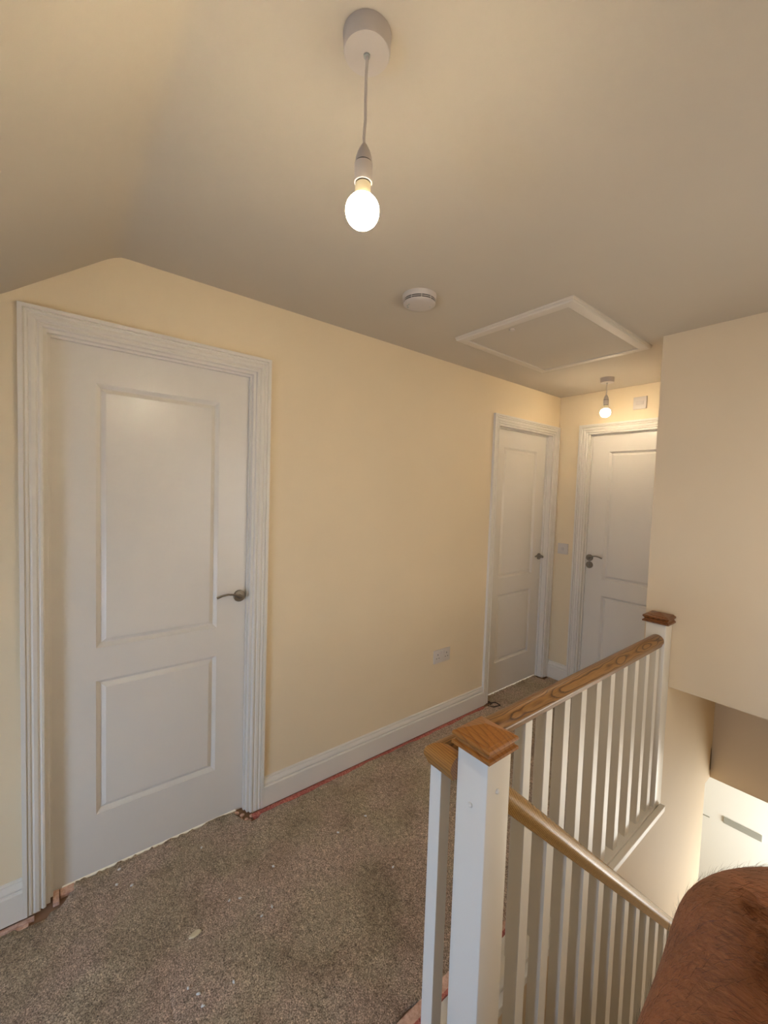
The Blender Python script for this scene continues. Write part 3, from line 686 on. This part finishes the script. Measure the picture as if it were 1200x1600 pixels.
# left arm: shoulder, elbow in view, forearm folding to the right
sh = add((BX-0.16, BY+0.03, 1.255), 0.058, up_ch)
a1 = add((1.772, 0.15, 1.205), 0.050, sh)
a2 = add((1.778, 0.33, 1.180), 0.044, a1)
a3 = add(P(1166, 1575, 0.225), 0.039, a2)
el = add(P(1160, 1470, 0.240), 0.0345, a3)
e2 = add(P(1205, 1450, 0.255), 0.0325, el)
f1 = add(P(1290, 1465, 0.27), 0.037, e2)
f2 = add(P(1430, 1480, 0.27), 0.034, f1)
wr = add(P(1600, 1470, 0.26), 0.024, f2)
hd = add(P(1690, 1460, 0.26), (0.034, 0.018), wr)
hdp = Vector(V_[hd][0]); hdir = (hdp-Vector(V_[wr][0])).normalized()
side = hdir.cross(Vector((0, 0, 1))).normalized()
for k in range(4):
    off = side*(k-1.5)*0.019; L = (0.030, 0.034, 0.032, 0.024)[k]
    b1 = add(hdp+hdir*0.045+off, 0.0085, hd); b2 = add(hdp+hdir*(0.045+L)+off+Vector((0, 0, -0.012)), 0.008, b1)
    b3 = add(hdp+hdir*(0.045+L*1.5)+off+Vector((0, 0, -0.034)), 0.0065, b2)
th = add(hdp+side*-0.038+hdir*0.005, 0.010, hd); th2 = add(hdp+side*-0.055+hdir*0.035, 0.008, th)
# right arm, hanging
rs = add((BX+0.15, BY+0.02, 1.255), 0.055, up_ch); re = add((BX+0.19, BY+0.0, 0.98), 0.040, rs); rw = add((BX+0.185, BY+0.06, 0.76), 0.026, re)
rh = add((BX+0.18, BY+0.08, 0.69), (0.018, 0.035), rw)
for k in range(4):
    q1_ = add((BX+0.18, BY+0.055+0.018*k, 0.635), 0.0085, rh); add((BX+0.172, BY+0.055+0.018*k, 0.59-0.006*(k in (1, 2))), 0.007, q1_)
tq = add((BX+0.165, BY+0.11, 0.67), 0.010, rh); add((BX+0.16, BY+0.125, 0.635), 0.008, tq)
for s in (-1, 1):
    hp_ = add((BX+s*0.085, BY, 0.80), 0.085, pelvis); kn = add((BX+s*0.095, BY+0.02, 0.45), 0.056, hp_)
    an = add((BX+s*0.10, BY-0.01, 0.085), 0.038, kn); add((BX+s*0.11, BY+0.13, 0.032), (0.036, 0.026), an)
body = skin_body('body', 'skin', V_, E_, pelvis, person, 4)
# the fold where forearm meets upper arm, pressed into the surface
fold = [P(*q) for q in ((1140, 1358, .25), (1156, 1376, .245), (1172, 1395, .24), (1188, 1418, .235), (1200, 1450, .23), (1206, 1490, .225), (1204, 1540, .22))]
near_fold = []
for v in body.data.vertices:
    d_ = v.co - CX; zd = d_.dot(fw)
    if zd < 0.12 or zd > 0.30: continue
    best = 9; wt = 0
    for i_, (a_, b_) in enumerate(zip(fold, fold[1:])):
        # distance between the line of depth through the vertex and the fold segment
        ab = b_-a_; t_f = max(0, min(1, (v.co-a_).dot(ab)/ab.length_squared)); q_ = a_+ab*t_f
        e_ = v.co-q_; dd = d_.normalized(); e_ = e_ - dd*e_.dot(dd); 
        if e_.length < best: best = e_.length; wt = min(1, (i_+t_f)/2.5)
    if best < 0.02 and v.normal.dot(d_) < 0: v.co -= v.normal*0.0075*wt*math.exp(-(best/0.0062)**2); near_fold.append(v.index)
bm = bmesh.new(); bm.from_mesh(body.data); bm.verts.ensure_lookup_table()
for _ in range(3): bmesh.ops.smooth_vert(bm, verts=[bm.verts[i] for i in near_fold], factor=0.5, use_axis_x=True, use_axis_y=True, use_axis_z=True)
bm.to_mesh(body.data); bm.free()
# clothes follow the body: short-sleeved shirt and trousers (never in view)
def garment(name, mat, sel, off):
    bm = bmesh.new(); bm.from_mesh(body.data); bm.normal_update()
    kill = [f for f in bm.faces if not sel(f.calc_center_median())]
    bmesh.ops.delete(bm, geom=kill, context='FACES')
    for v in bm.verts: v.co += v.normal*off
    left = set(bm.verts); best = set()
    while left:                                   # keep the one connected piece
        st_, grp = [left.pop()], set()
        while st_:
            q_ = st_.pop(); grp.add(q_)
            for e_ in q_.link_edges:
                o_ = e_.other_vert(q_)
                if o_ in left: left.discard(o_); st_.append(o_)
        if len(grp) > len(best): best = grp
    bmesh.ops.delete(bm, geom=[v for v in bm.verts if v not in best], context='VERTS')
    me = bpy.data.meshes.new(name); bm.to_mesh(me); bm.free(); me.materials.append(M[mat])
    o = bpy.data.objects.new(name, me); COL.objects.link(o); o.parent = person
    md = o.modifiers.new('solid', 'SOLIDIFY'); md.thickness = 0.002
    return o
garment('shirt', 'shirt', lambda c: 0.86 < c.z < 1.335 and c.y < 0.10 and abs(c.x-BX) < 0.20 and not (c.x > BX+0.13 and c.z < 1.10), 0.006)
garment('trousers', 'trousers', lambda c: 0.10 < c.z < 0.90 and abs(c.x-BX) < 0.155, 0.007)
# hair on the visible part of the arm: one object of many fine curved strands
rnd = random.Random(5); bm = bmesh.new(); polys = []
c0 = Vector(V_[a2][0]); 
for p in body.data.polygons:
    if p.center.y > 0.30 and p.center.x < 2.0 and p.center.z > 1.08: polys.append(p)
areas = [p.area for p in polys]
ax = (Vector(V_[el][0]) - Vector(V_[a2][0])).normalized()
for p in rnd.choices(polys, weights=areas, k=6500):
    vs = [body.data.vertices[i].co for i in p.vertices]
    a, b_ = rnd.random(), rnd.random()
    q = vs[0].lerp(vs[1], a).lerp(vs[3 % len(vs)].lerp(vs[2], a), b_)
    nrm = p.normal; tang = (ax.cross(nrm)).normalized()*0.8 + ax*0.5 + Vector((rnd.uniform(-.5, .5), rnd.uniform(-.5, .5), rnd.uniform(-.5, .5)))
    tang = (tang - nrm*tang.dot(nrm)).normalized(); L = rnd.uniform(0.004, 0.012)
    bw = nrm.cross(tang).normalized()*0.00006
    prev = None
    for k in range(4):
        u_ = k/3; pt = q + tang*L*u_ + nrm*(L*0.30*u_*(1.15-0.6*u_)); wv = bw*(1.05-u_)
        cur = (bm.verts.new(pt-wv), bm.verts.new(pt+wv), bm.verts.new(pt+nrm*0.00008*(1.05-u_)))
        if prev:
            for i in range(3): bm.faces.new((prev[i], prev[(i+1) % 3], cur[(i+1) % 3], cur[i]))
        prev = cur
me = bpy.data.meshes.new('arm_hair'); bm.to_mesh(me); bm.free(); me.materials.append(M['hair'])
ah = bpy.data.objects.new('arm_hair', me); COL.objects.link(ah); ah.parent = person; ah['kind'] = 'stuff'
# scalp hair and face features (behind the camera)
HC = Vector((BX, BY+0.01, 1.50))
mb = MB(); prs = [(0.0005, 0.118)] + [(0.098*math.sin(a), 0.012+0.106*math.cos(a)) for a in [PI*k/16 for k in range(1, 9)]]
mb.lathe([(r, h) for r, h in prs], tuple(HC+Vector((0, -0.012, 0))), 'z', 28); mb.build('hair', 'hair', person, smooth=True)
for s in (-1, 1):
    mb = MB(); mb.lathe([(0.0005, -0.011)]+[(0.011*math.sin(PI*k/8), -0.011*math.cos(PI*k/8)) for k in range(1, 8)]+[(0.0005, 0.011)], (BX+s*0.032, BY+0.082, 1.495), 'z', 12)
    mb.build('eye', 'pvc', person, smooth=True)
